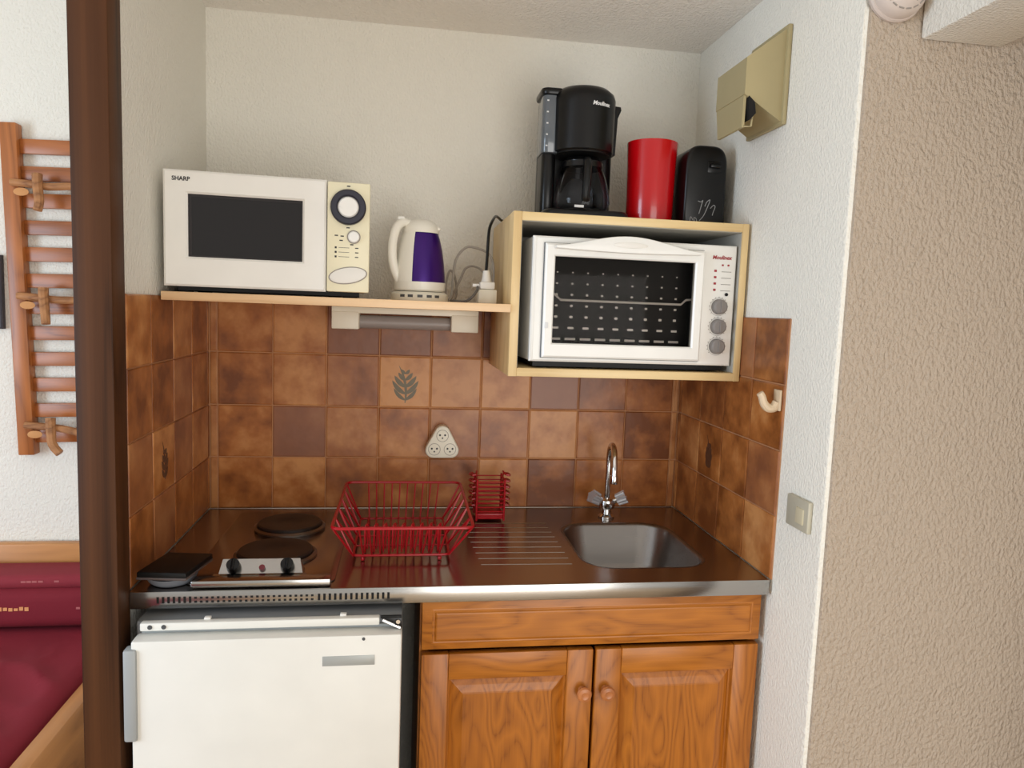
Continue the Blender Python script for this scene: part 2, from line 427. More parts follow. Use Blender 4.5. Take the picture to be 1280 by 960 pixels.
tb.name = 'trim_1'
b = MB(); b.box(-.0055, W + .0055, .0033, .0058, Z0, TT); struct(b.build('grout', M_grout, tb))
# side walls: depth columns measured from the back
def side(cells0, d0, ymax, frame, nm, label, over={}):
    ys = [0, d0] + [d0 + P * k for k in range(1, 5)]
    ys = [y for y in ys if y < ymax] + [ymax]
    cs = []
    for i in range(len(ys) - 1):
        if ys[i + 1] - ys[i] < .006: continue
        for j in range(4):
            t, h = over.get((i, j), rnd()); t = .2 + .5 * t
            cs.append((ys[i], ys[i + 1], Z0 + j * PV, Z0 + (j + 1) * PV, t, h * .5))
    o = struct(tiles(nm, cs, frame, label), label); return o
tl = side(None, .014, .559, lambda u, v, d: (-.0055 + d, -u, v), 'trim_2', 'brown glazed tiles on the left side wall')
b = MB(); b.box(-.0058, -.0033, -.559, .004, Z0, TT); struct(b.build('grout', M_grout, tl))
tr = side(None, .02, .572, lambda u, v, d: (W + .0055 - d, -u, v), 'trim_3', 'brown glazed tiles on the right side wall')
b = MB(); b.box(W + .0033, W + .0058, -.572, .004, Z0, TT); struct(b.build('grout', M_grout, tr))

def leaf(frame, h, fronds, mat, parent):
    """a pressed-fern print: a stem and pairs of pointed lobes, a film thick"""
    b = MB(); cnt = [0]
    def blade(p, a, ln, w):
        cnt[0] += 1; q = .0004 + cnt[0] * .00006
        n = 7; L, R = [], []
        for k in range(n + 1):
            s = k / n; ww = w * math.sin(PI * min(1, s * .92 + .08)) ** .8
            bend = a + .35 * s * (1 if a < PI / 2 else -1)
            x = p[0] + ln * s * math.cos(bend); z = p[1] + ln * s * math.sin(bend)
            L.append((x - ww * math.sin(bend), z + ww * math.cos(bend))); R.append((x + ww * math.sin(bend), z - ww * math.cos(bend)))
        o = L + R[::-1]
        vs = [frame(u, v, q) for u, v in o] + [frame(u, v, -.0006) for u, v in o]
        m = len(o)
        b.poly(vs, [tuple(range(m)), tuple(range(2 * m - 1, m - 1, -1))] + [(i, (i + 1) % m, m + (i + 1) % m, m + i) for i in range(m)])
    blade((0, -h / 2), PI / 2 - .17, h, h * .035)
    for z, ln, w in fronds:
        for a in (.45, PI - .45): blade((0, -h / 2 + z * h), a, ln * h, w * h)
    return b.build('leaf_print', mat, parent, smooth=0)
leaf(lambda u, v, d: (.504 + u, .0002 - d, 1.243 + v), .105, [(.08, .42, .05), (.24, .48, .06), (.42, .40, .06), (.6, .26, .05), (.76, .15, .04)], M_leafg, tb)
leaf(lambda u, v, d: (W - .0002 - d, -.227 - u, 1.108 + v), .085, [(.06, .26, .1), (.25, .3, .11), (.45, .24, .1), (.65, .14, .08)], M_leafd, tr)
leaf(lambda u, v, d: (.0002 + d, -.359 + u, 1.108 + v), .085, [(.06, .3, .06), (.25, .34, .07), (.45, .26, .07), (.65, .16, .06)], M_leafd, tl)

# ------------------------------------------------------------------ worktop with sink and tap
wt = thing('worktop', 'stainless steel kitchen worktop with inset sink along the tiled back wall', 'worktop', (.64, -.29, .87))
O = wt.location
def hole_plate(x0, x1, y0, y1, z, hole):
    t = bmesh.new()
    out = [(x0, y0), (x1, y0), (x1, y1), (x0, y1)]
    V = [t.verts.new((x, y, z)) for x, y in out]; H = [t.verts.new((x, y, z)) for x, y in hole]
    E = [t.edges.new((V[i], V[(i + 1) % 4])) for i in range(4)] + [t.edges.new((H[i], H[(i + 1) % len(H)])) for i in range(len(H))]
    bmesh.ops.triangle_fill(t, use_beauty=True, use_dissolve=False, edges=E)
    for f in t.faces:
        if f.normal.z < 0: f.normal_flip()
    return t
hole = rrect(.905, 1.190, -.488, -.158, .07)
b = MB(O)
b._merge(hole_plate(.001, W - .001, -.572, -.0015, .9, hole))
b.box(.001, W - .001, -.570, -.5695, .872, .899); b.box(.001, W - .001, -.022, -.0015, .872, .8999)
b.tube([(.003, -.004, .9005), (W - .003, -.004, .9005)], .002)
b.build('counter_sheet', M_steel, wt, smooth=0)
b = MB(O); b.box(.003, W - .0015, -.576, -.5705, .868, .9012, bev=.0018); b.build('front_edge', M_strip, wt)
b = MB(O)
def hole_box(x, z, w, h): b.box(x - w / 2, x + w / 2, -.5764, -.572, z - h / 2, z + h / 2)
for k in range(7): hole_box(.052 + k * .0096, .885, .0042, .0125)
for k in range(22):
    for z in (.8885, .8808): hole_box(.1195 + k * .0102, z, .0046, .004)
for k in range(14): hole_box(.3465 + k * .0102, .885, .0046, .013)
b.build('vent_slots', M_void, wt, smooth=0)
b = MB(O)
L0 = [(x, y, .9) for x, y in hole]
loops = [[(x, y, .9002) for x, y in rrect(.900, 1.195, -.493, -.153, .075)], L0,
         [(x, y, .893) for x, y in rrect(.910, 1.185, -.483, -.163, .067)],
         [(x, y, .80) for x, y in rrect(.926, 1.170, -.466, -.180, .06)],
         [(x, y, .772) for x, y in rrect(.945, 1.150, -.447, -.199, .05)],
         [(x, y, .766) for x, y in rrect(.98, 1.115, -.412, -.234, .04)]]
b.loft(loops, cap1=True); b.build('sink_basin', M_steel_b, wt, smooth=60)
b = MB(O); b.lathe([(0, .001), (.016, .001), (.02, .004), (.03, .0025), (.034, .0)], (1.115, -.345, .7665), 28); b.build('drain', M_chrome, wt)
b = MB(O)
for k in range(9):
    y = -.15 - k * .038
    b.tube([(.655 + .012 * k * .2, y, .8996), (.875, y - .004, .8996)], .0013, 6)
b.build('drainer_ribs', M_steel, wt)

tap = thing('mixer_tap', 'chrome two-handled swan-neck tap standing behind the sink', 'tap', (1.053, -.100, .9005))
O = tap.location
b = MB(O); b.lathe([(.0, 0), (.022, 0), (.022, .004), (.015, .010), (.0135, .022), (.021, .026), (.023, .036), (.021, .048), (.012, .053), (.0, .053)], O, 28)
b.build('tap_body', M_chrome, tap)
b = MB(O)
sp = [(1.053, -.100, .95), (1.053, -.102, 1.02), (1.052, -.106, 1.075), (1.049, -.128, 1.102), (1.045, -.160, 1.106), (1.040, -.192, 1.092), (1.037, -.207, 1.062), (1.036, -.212, 1.036)]
b.tube(sp, .0078, 12, smooth=5); b.disc((1.036, -.2125, 1.04), .010, -.02, 'Z', 18, .001); b.build('spout', M_chrome, tap)
for sx in (-1, 1):
    b = MB(O)
    d = Vector((sx * .80, -.25, .42)).normalized(); p0 = Vector((1.053, -.100, .937)) + d * .012; p1 = p0 + d * .018
    b.tube([p0, p1], .0085, 14); h = b.build('tap_valve', M_chrome, tap)
    b = MB(O)
    w = d.orthogonal().normalized(); u = d.cross(w)
    b.tube([p1, p1 + d * .026], [.0125, .0155], 10)
    for k in range(5):
        a = 2 * PI * k / 5; q = (w * math.cos(a) + u * math.sin(a)) * .0135
        b.tube([p1 + q, p1 + q * 1.15 + d * .026], .0042, 8)
    b.build('tap_handle', plain('clear_acrylic_handle', rgb(200, 200, 204), .1, metal=.5) if sx < 0 else bpy.data.materials['clear_acrylic_handle'], h)

# ------------------------------------------------------------------ hob
hob = thing('electric_hob', 'steel two-plate electric hob set into the left of the worktop', 'hob', (.232, -.3, .9005))
O = hob.location
b = MB(O); b.prism(rrect(.088, .372, -.545, -.045, .02), .9006, .9030, 'XY', bev=.001); b.build('hob_plate', M_steel, hob)
for cx, cy, r in ((.232, -.183, .076), (.233, -.385, .079)):
    b = MB(O); b.lathe([(r + .007, 0), (r + .008, .004), (r + .002, .008), (r - .001, .006)], (cx, cy, .9031), 48); ring = b.build('burner_ring', M_steel_b, hob)
    b = MB(O); b.lathe([(r - .001, .002), (r - .001, .0125), (r - .004, .015), (r * .42, .0145), (r * .36, .0125), (.0, .0125)], (cx, cy, .9031), 48)
    b.build('burner', M_iron, ring)
b = MB(O)
b.poly([(.143, -.508, .904), (.307, -.508, .904), (.298, -.482, .930), (.147, -.482, .930), (.143, -.474, .904), (.307, -.474, .904)],
       [(0, 1, 2, 3), (4, 3, 2, 5), (0, 3, 4), (1, 5, 2), (0, 4, 5, 1)])
b.box(.134, .314, -.522, -.506, .9035, .9085, bev=.001)
pan = b.build('control_panel', M_strip, hob, smooth=0)
sl = Vector((0, .026, .026)).normalized(); nn = Vector((0, -.026, .026)).normalized()
for x in (.171, .275):
    b = MB(O); c = Vector((x, -.495, .917)); b.tube([c - nn * .001, c + nn * .016], [.0140, .0125], 24)
    q = c + nn * .016; b.tube([q - sl * .011, q + sl * .011], .0035, 8); b.build('knob', M_black, hob)
b = MB(O); c = Vector((.226, -.497, .915)); b.tube([c - nn * .001, c + nn * .006], .006, 16); b.build('indicator_lamp', plain('red_lens', rgb(110, 30, 40), .2), hob)
b = MB(O); b.box(.108, .366, -.566, -.536, .9035, .9165, bev=.002); b.build('front_bar', M_strip, hob)

# black flat case lying on a grey ring-shaped dish at the left front
b = MB((.062, -.520, .9015)); 
b.lathe([(.0, 0), (.036, 0), (.043, .006), (.047, .016), (.044, .016), (.040, .008), (.0, .004)], (.062, -.520, .9015), 36)
dish = b.build('dish', plain('blue_grey_enamel', rgb(120, 124, 132), .35), None)
tag(dish, 'small grey round dish under the flat black case', 'dish')
case = thing('flat_case', 'flat black glossy case lying tilted at the front left corner of the worktop', 'case', (.066, -.51, .919))
b = MB(); M = Matrix.Rotation(-.12, 4, 'Z') @ Matrix.Rotation(-.05, 4, 'X')
b.box(-.046, .046, -.066, .066, .004, .016, bev=.003, M=M); b.build('cover', M_blackm, case)
b = MB(); b.box(-.0465, .0465, -.0665, .0665, .0005, .006, bev=.002, M=M); b.build('trim_edge', plain('grey_case_edge', rgb(84, 74, 72), .35), case)

# ------------------------------------------------------------------ dish drainer
dr = thing('dish_drainer', 'empty red wire dish drainer beside the hob', 'dish rack', (.503, -.30, .9005))
O = dr.location
rx0, rx1, ry0, ry1, rz = .362, .650, -.512, -.118, 1.000
bx0, bx1, by0, by1, bz = .400, .606, -.425, -.150, .914
b = MB(O); b.tube([(x, y, rz) for x, y in rrect(rx0, rx1, ry0, ry1, .018, 4)], .0034, 8, closed=True); b.build('rim', M_redw, dr)
b = MB(O)
b.tube([(x, y, bz) for x, y in rrect(bx0, bx1, by0, by1, .01, 3)], .0028, 8, closed=True)
for k in range(3):
    y = by0 + (by1 - by0) * (k + 1) / 4; b.tube([(bx0, y, bz - .001), (bx1, y, bz - .001)], .002, 6)
b.build('base_frame', M_redw, dr)
b = MB(O)
n = 10
for k in range(n):
    u = (k + .5) / n
    xb = bx0 + .012 + (bx1 - bx0 - .024) * u; xr = rx0 + .045 + (rx1 - rx0 - .09) * u
    # one bent wire: front rim, down, across the floor, up to the rear rim
    b.tube([(xr, ry0, rz), (xb, by0, bz + .002), (xb, by1, bz + .002), (xr, ry1, rz)], .0019, 6)
b.build('cross_wires', M_redw, dr)
b = MB(O)
for k in range(n - 1):        # upright plate dividers: narrow hoops standing on the floor wires
    x = bx0 + .014 + (bx1 - bx0 - .028) * (k + .5) / (n - 1)
    b.tube([(x, by0 + .02, bz), (x, by0 + .012, bz + .055), (x + .004, by0 + .024, bz + .062), (x + .006, by0 + .032, bz + .055), (x + .004, by0 + .045, bz)], .0019, 6, smooth=3)
b.build('plate_dividers', M_redw, dr)
for xr, xb in ((rx0, bx0), (rx1, bx1)):
    b = MB(O)
    m = 4
    pts = []
    for k in range(m + 1):
        pts.append((xb, by0 + (by1 - by0) * k / m, bz))
        if k < m: pts.append((xr, ry0 + .04 + (ry1 - ry0 - .08) * (k + .5) / m, rz))
    b.tube(pts, .002, 6)
    b.tube([(xr, ry0 + .01, rz), (xb, by0, bz)], .0024, 6); b.tube([(xr, ry1 - .01, rz), (xb, by1, bz)], .0024, 6)
    b.build('end_wires', M_redw, dr)
for x in (bx0 + .02, bx1 - .02):
    for y in (by0 + .006, by1 - .006):
        b = MB(O); b.tube([(x, y, .9036), (x, y, bz)], .0032, 8); b.lathe([(0, -.003), (.004, -.002), (.0048, .001), (.004, .004), (0, .005)], (x, y, .9036), 12); b.build('foot', M_redw, dr)

# cutlery basket
cb = thing('cutlery_basket', 'small red wire cutlery basket against the tiles right of the drainer', 'cutlery rack', (.733, -.10, .9005))
O = cb.location
x0, x1, y0, y1 = .694, .766, -.138, -.062
b = MB(O)
for k in range(9): b.tube([(x, y, .916 + k * .0112) for x, y in rrect(x0, x1, y0, y1, .008, 2)], .0017, 6, closed=True)
b.build('side_wires', M_redw, cb)
b = MB(O); b.box(x0 + .001, x1 - .001, y0 + .001, y1 - .001, .906, .922, bev=.003); b.build('base_tray', M_redw, cb)
b = MB(O)
for x in (x0, x1):
    for y in (y0, y1): b = MB(O); b.tube([(x, y, .9032), (x, y, 1.012)], .0026, 8); b.build('upright', M_redw, cb)
for x, sx in ((x0, -1), (x1, 1)):
    b = MB(O)
    pts = []
    for k in range(6 * 10 + 1):
        a = 2 * PI * k / 10
        pts.append((x + sx * (.008 - .009 * math.cos(a)), -.10 + .03 * math.sin(a), .93 + k * .0016))
    b.tube(pts, .0026, 6); b.build('side_coil', M_redw, cb)

# ------------------------------------------------------------------ sink cabinet
sc = thing('sink_cabinet', 'honey oak two-door base cabinet under the sink', 'cabinet', (.91, -.28, 0))
O = sc.location
b = MB(O)
b.box(.543, .560, -.538, -.03, .001, .865); b.box(1.258, 1.2745, -.538, -.03, .001, .865)
b.box(.560, 1.258, -.05, -.03, .05, .72); b.box(.560, 1.258, -.538, -.05, .08, .098); b.box(.56, 1.258, -.50, -.48, .001, .08)
b.build('carcass', M_oak_v, sc, smooth=0)
def panel(name, x0, x1, z0, z1, rail, raised, par, vert):
    mt = M_oak_v if vert else M_oak_h
    yf = -.560; yb = -.540
    b = MB(O)
    b.box(x0, x0 + rail, yf, yb, z0, z1, bev=.003); b.box(x1 - rail, x1, yf, yb, z0, z1, bev=.003)
    o = b.build(name, M_oak_v, par)
    b = MB(O); b.box(x0 + rail - .0004, x1 - rail + .0004, yf + .0002, yb, z1 - rail, z1, bev=.003); b.build('rail', M_oak_h, o); b = MB(O); b.box(x0 + rail - .0004, x1 - rail + .0004, yf + .0002, yb, z0, z0 + rail, bev=.003)
    b.build('rail', M_oak_h, o)
    b = MB(O)
    a0, a1, c0, c1 = x0 + rail - .002, x1 - rail + .002, z0 + rail - .002, z1 - rail + .002
    e = .006; s = raised
    def lp(q, y): return [(a0 + q, y, c0 + q), (a1 - q, y, c0 + q), (a1 - q, y, c1 - q), (a0 + q, y, c1 - q)]
    b.loft([lp(0, yf + .012), lp(0, yf + .003), lp(.003, yf + .010), lp(e, yf + .011), lp(s * .55, yf + .006), lp(s, yf + .001), lp(s + .003, yf - .0005)], cap1=True)
    b.build('raised_panel', mt, o, smooth=0); return o
# fixed front above the doors: a plain board with a routed field
b = MB(O)
b.box(.546, 1.272, -.560, -.540, .762, .8655, bev=.003)
ap = b.build('apron', M_oak_h, sc)
b = MB(O)
def lpa(q, y): return [(.569 + q, y, .777 + q), (1.252 - q, y, .777 + q), (1.252 - q, y, .845 - q), (.569 + q, y, .845 - q)]
b.loft([lpa(-.003, -.5598), lpa(0, -.5604), lpa(.003, -.5598), lpa(.006, -.5625), lpa(.008, -.563)], cap1=True); b.build('apron_field', M_oak_h, ap, smooth=0)
for x0, x1, kx in ((.5465, .9050, .884), (.9105, 1.2725, .934)):
    d = panel('door', x0, x1, .10, .752, .056, .030, sc, True)
    b = MB(O)
    Mk = T(kx, -.5602, .664) @ Matrix.Rotation(PI / 2, 4, 'X')
    b.lathe([(0, 0), (.009, 0), (.0075, .006), (.0085, .010), (.0145, .015), (.016, .020), (.014, .0245), (.008, .027), (.006, .0262), (0, .0262)], (0, 0, 0), 28, M=Mk)
    b.build('knob', M_knobw, d)

# ------------------------------------------------------------------ fridge
fr = thing('fridge', 'white under-counter fridge below the hob', 'fridge', (.27, -.32, 0))
O = fr.location
b = MB(O); b.box(.022, .507, -.60, -.04, .02, .8560, bev=.004); b.build('body', plain('shaded_fridge_shell', rgb(112, 113, 113), .45), fr)  # shell colour darkened for the shade below the counter
b = MB(O); b.box(.033, .464, -.6165, -.60, .8425, .8580, bev=.003); top = b.build('top_trim', M_fridge, fr)
for x in (.051, .075): b = MB(O); b.disc((x, -.6163, .8505), .0042, -.0014, 'Y', 16); b.build('screw', M_dgrey, top)
for x in (.148, .395): b = MB(O); b.box(x - .006, x + .006, -.606, -.596, .8565, .8620, bev=.0015); b.build('clip', M_whitep, fr)
b = MB(O); b.box(.026, .507, -.643, -.603, .06, .836, bev=.005); door = b.build('door', M_fridge, fr)
b = MB(O); b.box(.034, .500, -.607, -.6005, .07, .8415); b.build('door_gasket', M_grey, fr)
b = MB(O); b.box(.014, .037, -.6485, -.622, .648, .822, bev=.005); b.build('door_handle', M_grey, door)
b = MB(O); b.box(.361, .457, -.6440, -.642, .778, .797, bev=.0006); b.build('badge', plain('silver_badge', rgb(166, 168, 164), .4, metal=.2), door)
b = MB(O); b.disc((.436, -.6428, .829), .003, -.0014, 'Y', 12); b.build('bumper', M_dgrey, door)
b = MB(O)
b.prism([(.466, .857), (.506, .857), (.506, .838), (.500, .837)], -.618, -.602, 'XZ', bev=.001); b.build('hinge', M_black, fr)
b = MB(O); b.tube([(.470, -.6195, .854), (.488, -.6215, .846), (.503, -.6215, .839)], .0032, 8); b.disc((.499, -.6185, .851), .004, -.004, 'Y', 14); b.build('hinge_arm', M_chrome, fr)
b = MB(O)
for x in (.05, .48):
    for y in (-.57, -.08): b = MB(O); b.disc((x, y, .001), .018, .02, 'Z', 16); b.build('foot', M_foot, fr)

# ------------------------------------------------------------------ wall cabinet and shelf
wc = thing('shelf_cabinet', 'open birch box cabinet on the right wall, holding the mini oven', 'wall cabinet', (1.0, -.19, 1.304))
O = wc.location
X0, X1, ZB, ZT, YF = .730, 1.2785, 1.304, 1.668, -.370
b = MB(O); b.box(X0, X0 + .019, YF, -.002, ZB, ZT, bev=.0008); b.build('side_panel', M_birch_v, wc); b = MB(O); b.box(X1 - .015, X1, YF, -.002, ZB, ZT, bev=.0008); b.build('side_panel', M_birch_v, wc)
b = MB(O); b.box(X0 + .019, X1 - .015, YF + .0006, -.002, ZT - .019, ZT - .0004, bev=.0008); b.build('top_board', M_birch, wc)
b = MB(O); b.box(X0 + .019, X1 - .015, YF + .0006, -.002, ZB + .0004, ZB + .019, bev=.0008); b.build('bottom_board', M_birch, wc)
b = MB(O); b.box(X0 + .019, X1 - .015, -.0155, -.010, ZB + .019, ZT - .019); b.build('back_board', M_grey_in, wc)
for q in ((X0 + .0195, X1 - .0155, YF + .004, -.016, ZT - .0205, ZT - .0192), (X0 + .0192, X0 + .0204, YF + .004, -.016, ZB + .02, ZT - .021), (X1 - .0164, X1 - .0152, YF + .004, -.016, ZB + .02, ZT - .021)):
    b = MB(O); b.box(*q); b.build('inner_lining', M_grey_in, wc, smooth=0)

b = MB((.365, -.19, 1.446)); b.box(.002, X0 - .0005, -.379, -.002, 1.446, 1.464, bev=.001)
tag(b.build('shelf', M_shelf), 'long pale wooden shelf under the microwave and kettle', 'shelf')

# strip lamp under the shelf
sl_ = thing('under_shelf_lamp', 'white strip lamp with grey tube under the shelf', 'lamp', (.5, -.10, 1.3905))
O = sl_.location
b = MB(O); b.box(.322, .682, -.150, -.014, 1.430, 1.4455, bev=.002); b.build('housing', M_ivory, sl_)
for x0, x1 in ((.322, .388), (.614, .682)):
    b = MB(O); b.box(x0, x1, -.152, -.080, 1.3905, 1.4335, bev=.003); b.build('end_cap', M_ivory, sl_)
b = MB(O); b.tube([(.386, -.112, 1.409), (.616, -.112, 1.409)], .0165, 24); b.build('tube', M_tubeg, sl_)

# ------------------------------------------------------------------ microwave
mw = thing('microwave', 'white and cream microwave at the left end of the shelf', 'microwave', (.014, -.398, 1.4645), math.radians(3.5))
H0 = .011; HH = .232; WW = .408
b = MB(); b.box(.006, WW - .004, .02, .285, H0 + .003, H0 + HH - .004, bev=.006); b.build('body', M_white, mw)
b = MB(); b.box(.02, WW - .02, .03, .27, .003, H0 + .0025); b.build('gap_shade_panel', M_blackm, mw)  # black sheet standing for the shaded gap under the microwave
b = MB()
def frame_plate(b, x0, x1, z0, z1, a0, a1, c0, c1, y0, y1, bev=.0, rec=.004):
    """a plate with a rectangular opening whose edges step in"""
    o = [(x0, z0), (x1, z0), (x1, z1), (x0, z1)]; i = [(a0, c0), (a1, c0), (a1, c1), (a0, c1)]
    k = [(a0 - rec, c0 - rec), (a1 + rec, c0 - rec), (a1 + rec, c1 + rec), (a0 - rec, c1 + rec)]
    e = .004
    o2 = [(x0 + e, z0 + e), (x1 - e, z0 + e), (x1 - e, z1 - e), (x0 + e, z1 - e)]
    b.loft([[(x, y1, z) for x, z in o], [(x, y0 + e * .8, z) for x, z in o], [(x, y0, z) for x, z in o2], [(x, y0, z) for x, z in k], [(x, y0 + rec, z) for x, z in i], [(x, y1, z) for x, z in i]])
frame_plate(b, 0, .318, H0, H0 + HH, .046, .270, H0 + .060, H0 + .186, 0, .024)
mdoor = b.build('door', M_white, mw)
b = MB(); b.box(.045, .271, .006, .010, H0 + .059, H0 + .187); b.build('window_pane', M_mwglass, mdoor, smooth=0)
b = MB(); b.box(.05, .266, .018, .0198, H0 + .064, H0 + .182); b.build('window_mesh', plain('dark_shielding_mesh', rgb(104, 94, 94), .5), mdoor, smooth=0)
b = MB(); b.text('SHARP', .0115, T(.034, -.0001, H0 + .214), bold=.0003); b.build('logo', M_ink, mdoor, smooth=0)
b = MB(); b.box(.320, WW, .001, .024, H0 + .001, H0 + HH - .002, bev=.003); b.mi = 1
for k in range(3):
    z = H0 + .094 - k * .0095
    b.box(.336, .340, .0004, .002, z - .002, z + .002); b.box(.344, .366, .0006, .002, z - .0004, z + .0004); b.box(.378, .385, .0006, .002, z - .001, z + .001)
for x, z in ((.339, .119), (.351, .118), (.349, .109), (.371, .101), (.363, .136), (.363, .222)): b.box(x - .0035, x + .0035, .0006, .002, H0 + z - .0012, H0 + z + .0012)
cp = b.build('control_panel', [M_cream, M_ink], mw)
Mr = T(.363, .0012, H0 + .178) @ Matrix.Rotation(PI / 2, 4, 'X')
b = MB(); b.lathe([(.022, .0), (.037, .0), (.0365, .010), (.034, .013), (.025, .013), (.022, .010)], n=48, M=Mr); dl = b.build('timer_ring', M_navy, cp)
b = MB(); b.lathe([(0, .012), (.019, .012), (.0215, .009), (.022, 0), (0, 0)], n=40, M=Mr); b.build('timer_centre', M_white, dl)
b = MB(); b.box(.3445, .347, -.0128, -.0115, H0 + .176, H0 + .1785); b.build('timer_mark', M_wink, dl, smooth=0)
Mr = T(.375, .0012, H0 + .117) @ Matrix.Rotation(PI / 2, 4, 'X')
b = MB(); b.lathe([(.0115, .0), (.0140, .0), (.0140, .004), (.0115, .004)], n=32, M=Mr); b.build('power_ring', M_gink, cp)
b = MB(); b.lathe([(0, .010), (.010, .010), (.0118, .008), (.012, 0), (0, 0)], n=32, M=Mr); b.build('power_knob', M_white, cp)
b = MB()
el = lambda rx, ry: [(.364 + rx * math.cos(t) * math.cos(.16) - ry * math.sin(t) * math.sin(.16), H0 + .036 + rx * math.cos(t) * math.sin(.16) + ry * math.sin(t) * math.cos(.16)) for t in [2 * PI * k / 36 for k in range(36)]]
b.prism(el(.0405, .0180), -.0010, .002, 'XZ'); b.build('button_surround', M_gink, cp)
b = MB(); b.prism(el(.0385, .0162), -.0035, .002, 'XZ', bev=.0015); b.build('door_button', M_whitep, cp)
for x in (.03, WW - .04):
    for y in (.05, .25):
        b = MB(); b.disc((x, y, .0), .016, H0 + .006, 'Z', 18, .001); b.build('foot', M_foot, mw)

# ------------------------------------------------------------------ kettle
kt = thing('kettle', 'white electric kettle with purple body on its base on the shelf', 'kettle', (.532, -.22, 1.4645))
b = MB(); b.lathe([(0, 0), (.066, 0), (.068, .004), (.067, .016), (.060, .021), (.0, .021)], n=48); kb = b.build('power_base', M_ivory, kt)
b = MB()
for a in (-2.2, -1.9, -1.57, -1.25, -.95):
    Mq = Matrix.Rotation(a, 4, 'Z'); b.box(.0655, .0680, -.006, .006, .008, .014, M=Mq)
b.build('base_slots', M_dgrey, kb, smooth=0)
b = MB(); b.lathe([(0, .0225), (.056, .0225), (.060, .026), (.061, .044), (.0, .044)], n=48); b.build('skirt', M_kettle, kt)
prof = [(.0595, .044), (.0590, .06), (.0560, .09), (.0515, .12), (.0455, .145), (.0400, .160)]
b = MB(); b.lathe([(0, .044)] + prof + [(0, .160)], n=56); b.build('body', M_purple, kt)
b = MB(); b.lathe([(r + .0018, z) for r, z in prof] + [(prof[-1][0] - .002, .161)], n=24, a0=math.radians(118), a1=math.radians(252)); b.build('side_shell', M_kettle, kt)
b = MB(); b.lathe([(.0425, .158), (.0435, .163), (.040, .174), (.031, .184), (.018, .190), (0, .191)], n=48); b.build('lid', M_kettle, kt)
b = MB(); b.prism([(.020, .160), (.044, .166), (.047, .171), (.020, .182)], -.013, .013, 'XZ', bev=.003); b.build('pouring_lip', M_kettle, kt)
b = MB()
hp = [(-.030, 0, .178), (-.046, -.004, .180), (-.062, -.006, .166), (-.071, -.008, .135), (-.072, -.008, .105), (-.067, -.006, .078), (-.056, -.004, .052), (-.046, -.002, .036)]
hp = [Matrix.Rotation(.35, 4, 'Z') @ Vector(p) for p in hp]
b.tube(hp, .0105, 12, smooth=4); hd = b.build('handle', M_kettle, kt)
b = MB(); q = Matrix.Rotation(.35, 4, 'Z') @ Vector((-.050, -.003, .186)); b.box(q.x - .008, q.x + .008, q.y - .006, q.y + .006, q.z - .001, q.z + .007, bev=.002); b.build('lid_button', M_white, hd)

# ------------------------------------------------------------------ plug stack and cables
pg = thing('plug_adapter', 'white stacked plug adapter on the shelf beside the birch cabinet', 'plug adapter', (.692, -.235, 1.4645))
b = MB(); b.box(-.023, .021, -.022, .022, 0, .033, bev=.003); b.build('adapter_block', M_ivory, pg)
b = MB(); b.box(-.019, .016, -.018, .018, .0335, .051, bev=.003); b.box(-.036, -.018, -.007, .007, .038, .046, bev=.002); b.build('double_plug', M_whitep, pg)
b = MB(); b.tube([(-.003, 0, .051), (-.003, 0, .062), (-.004, 0, .078)], [.0125, .0075], 14); b.build('upper_plug', M_whitep, pg)
b = MB((.690, -.235, 1.54))
b.tube([(.688, -.235, 1.543), (.690, -.232, 1.58), (.691, -.23, 1.615), (.695, -.215, 1.645), (.706, -.185, 1.668), (.722, -.12, 1.685), (.745, -.06, 1.682), (.78, -.04, 1.676)], .0036, 8, smooth=5)
tag(b.build('cable', M_black), 'black cable rising from the plug stack over the birch cabinet', 'cable', 'cables by the plug stack')
def cable(pts, r, mat, label):
    b = MB(pts[0]); b.tube(pts, r, 8, smooth=6); return tag(b.build('cable', mat), label, 'cable', 'cables by the plug stack')
cable([(.601, -.205, 1.469), (.612, -.16, 1.482), (.617, -.12, 1.53), (.624, -.12, 1.575), (.645, -.13, 1.602), (.668, -.14, 1.603), (.700, -.15, 1.590), (.714, -.16, 1.560), (.712, -.17, 1.50), (.700, -.17, 1.475)], .0032, M_cable, 'grey cable arching highest from the kettle base to the plugs')
cable([(.612, -.10, 1.468), (.635, -.10, 1.52), (.650, -.10, 1.553), (.672, -.11, 1.558), (.694, -.14, 1.540), (.706, -.16, 1.490)], .003, M_cable, 'grey cable in the lower arch left of the plug stack')
cable([(.606, -.24, 1.468), (.640, -.275, 1.4685), (.662, -.27, 1.490), (.668, -.245, 1.503)], .0032, plain('dark_grey_cable', rgb(92, 86, 80), .5), 'dark grey cable running low along the shelf to the plug stack')
cable([(.604, -.085, 1.468), (.602, -.07, 1.51), (.612, -.06, 1.548), (.626, -.06, 1.53), (.630, -.07, 1.49), (.622, -.08, 1.468)], .003, M_cable, 'pale grey cable looped close behind the kettle')

# ------------------------------------------------------------------ mini oven
ov = thing('mini_oven', 'white mini oven with dark glass door inside the birch cabinet', 'oven', (.776, -.374, 1.3235), math.radians(1.2))
H0 = .016; HH = .278; WW = .482
b = MB()
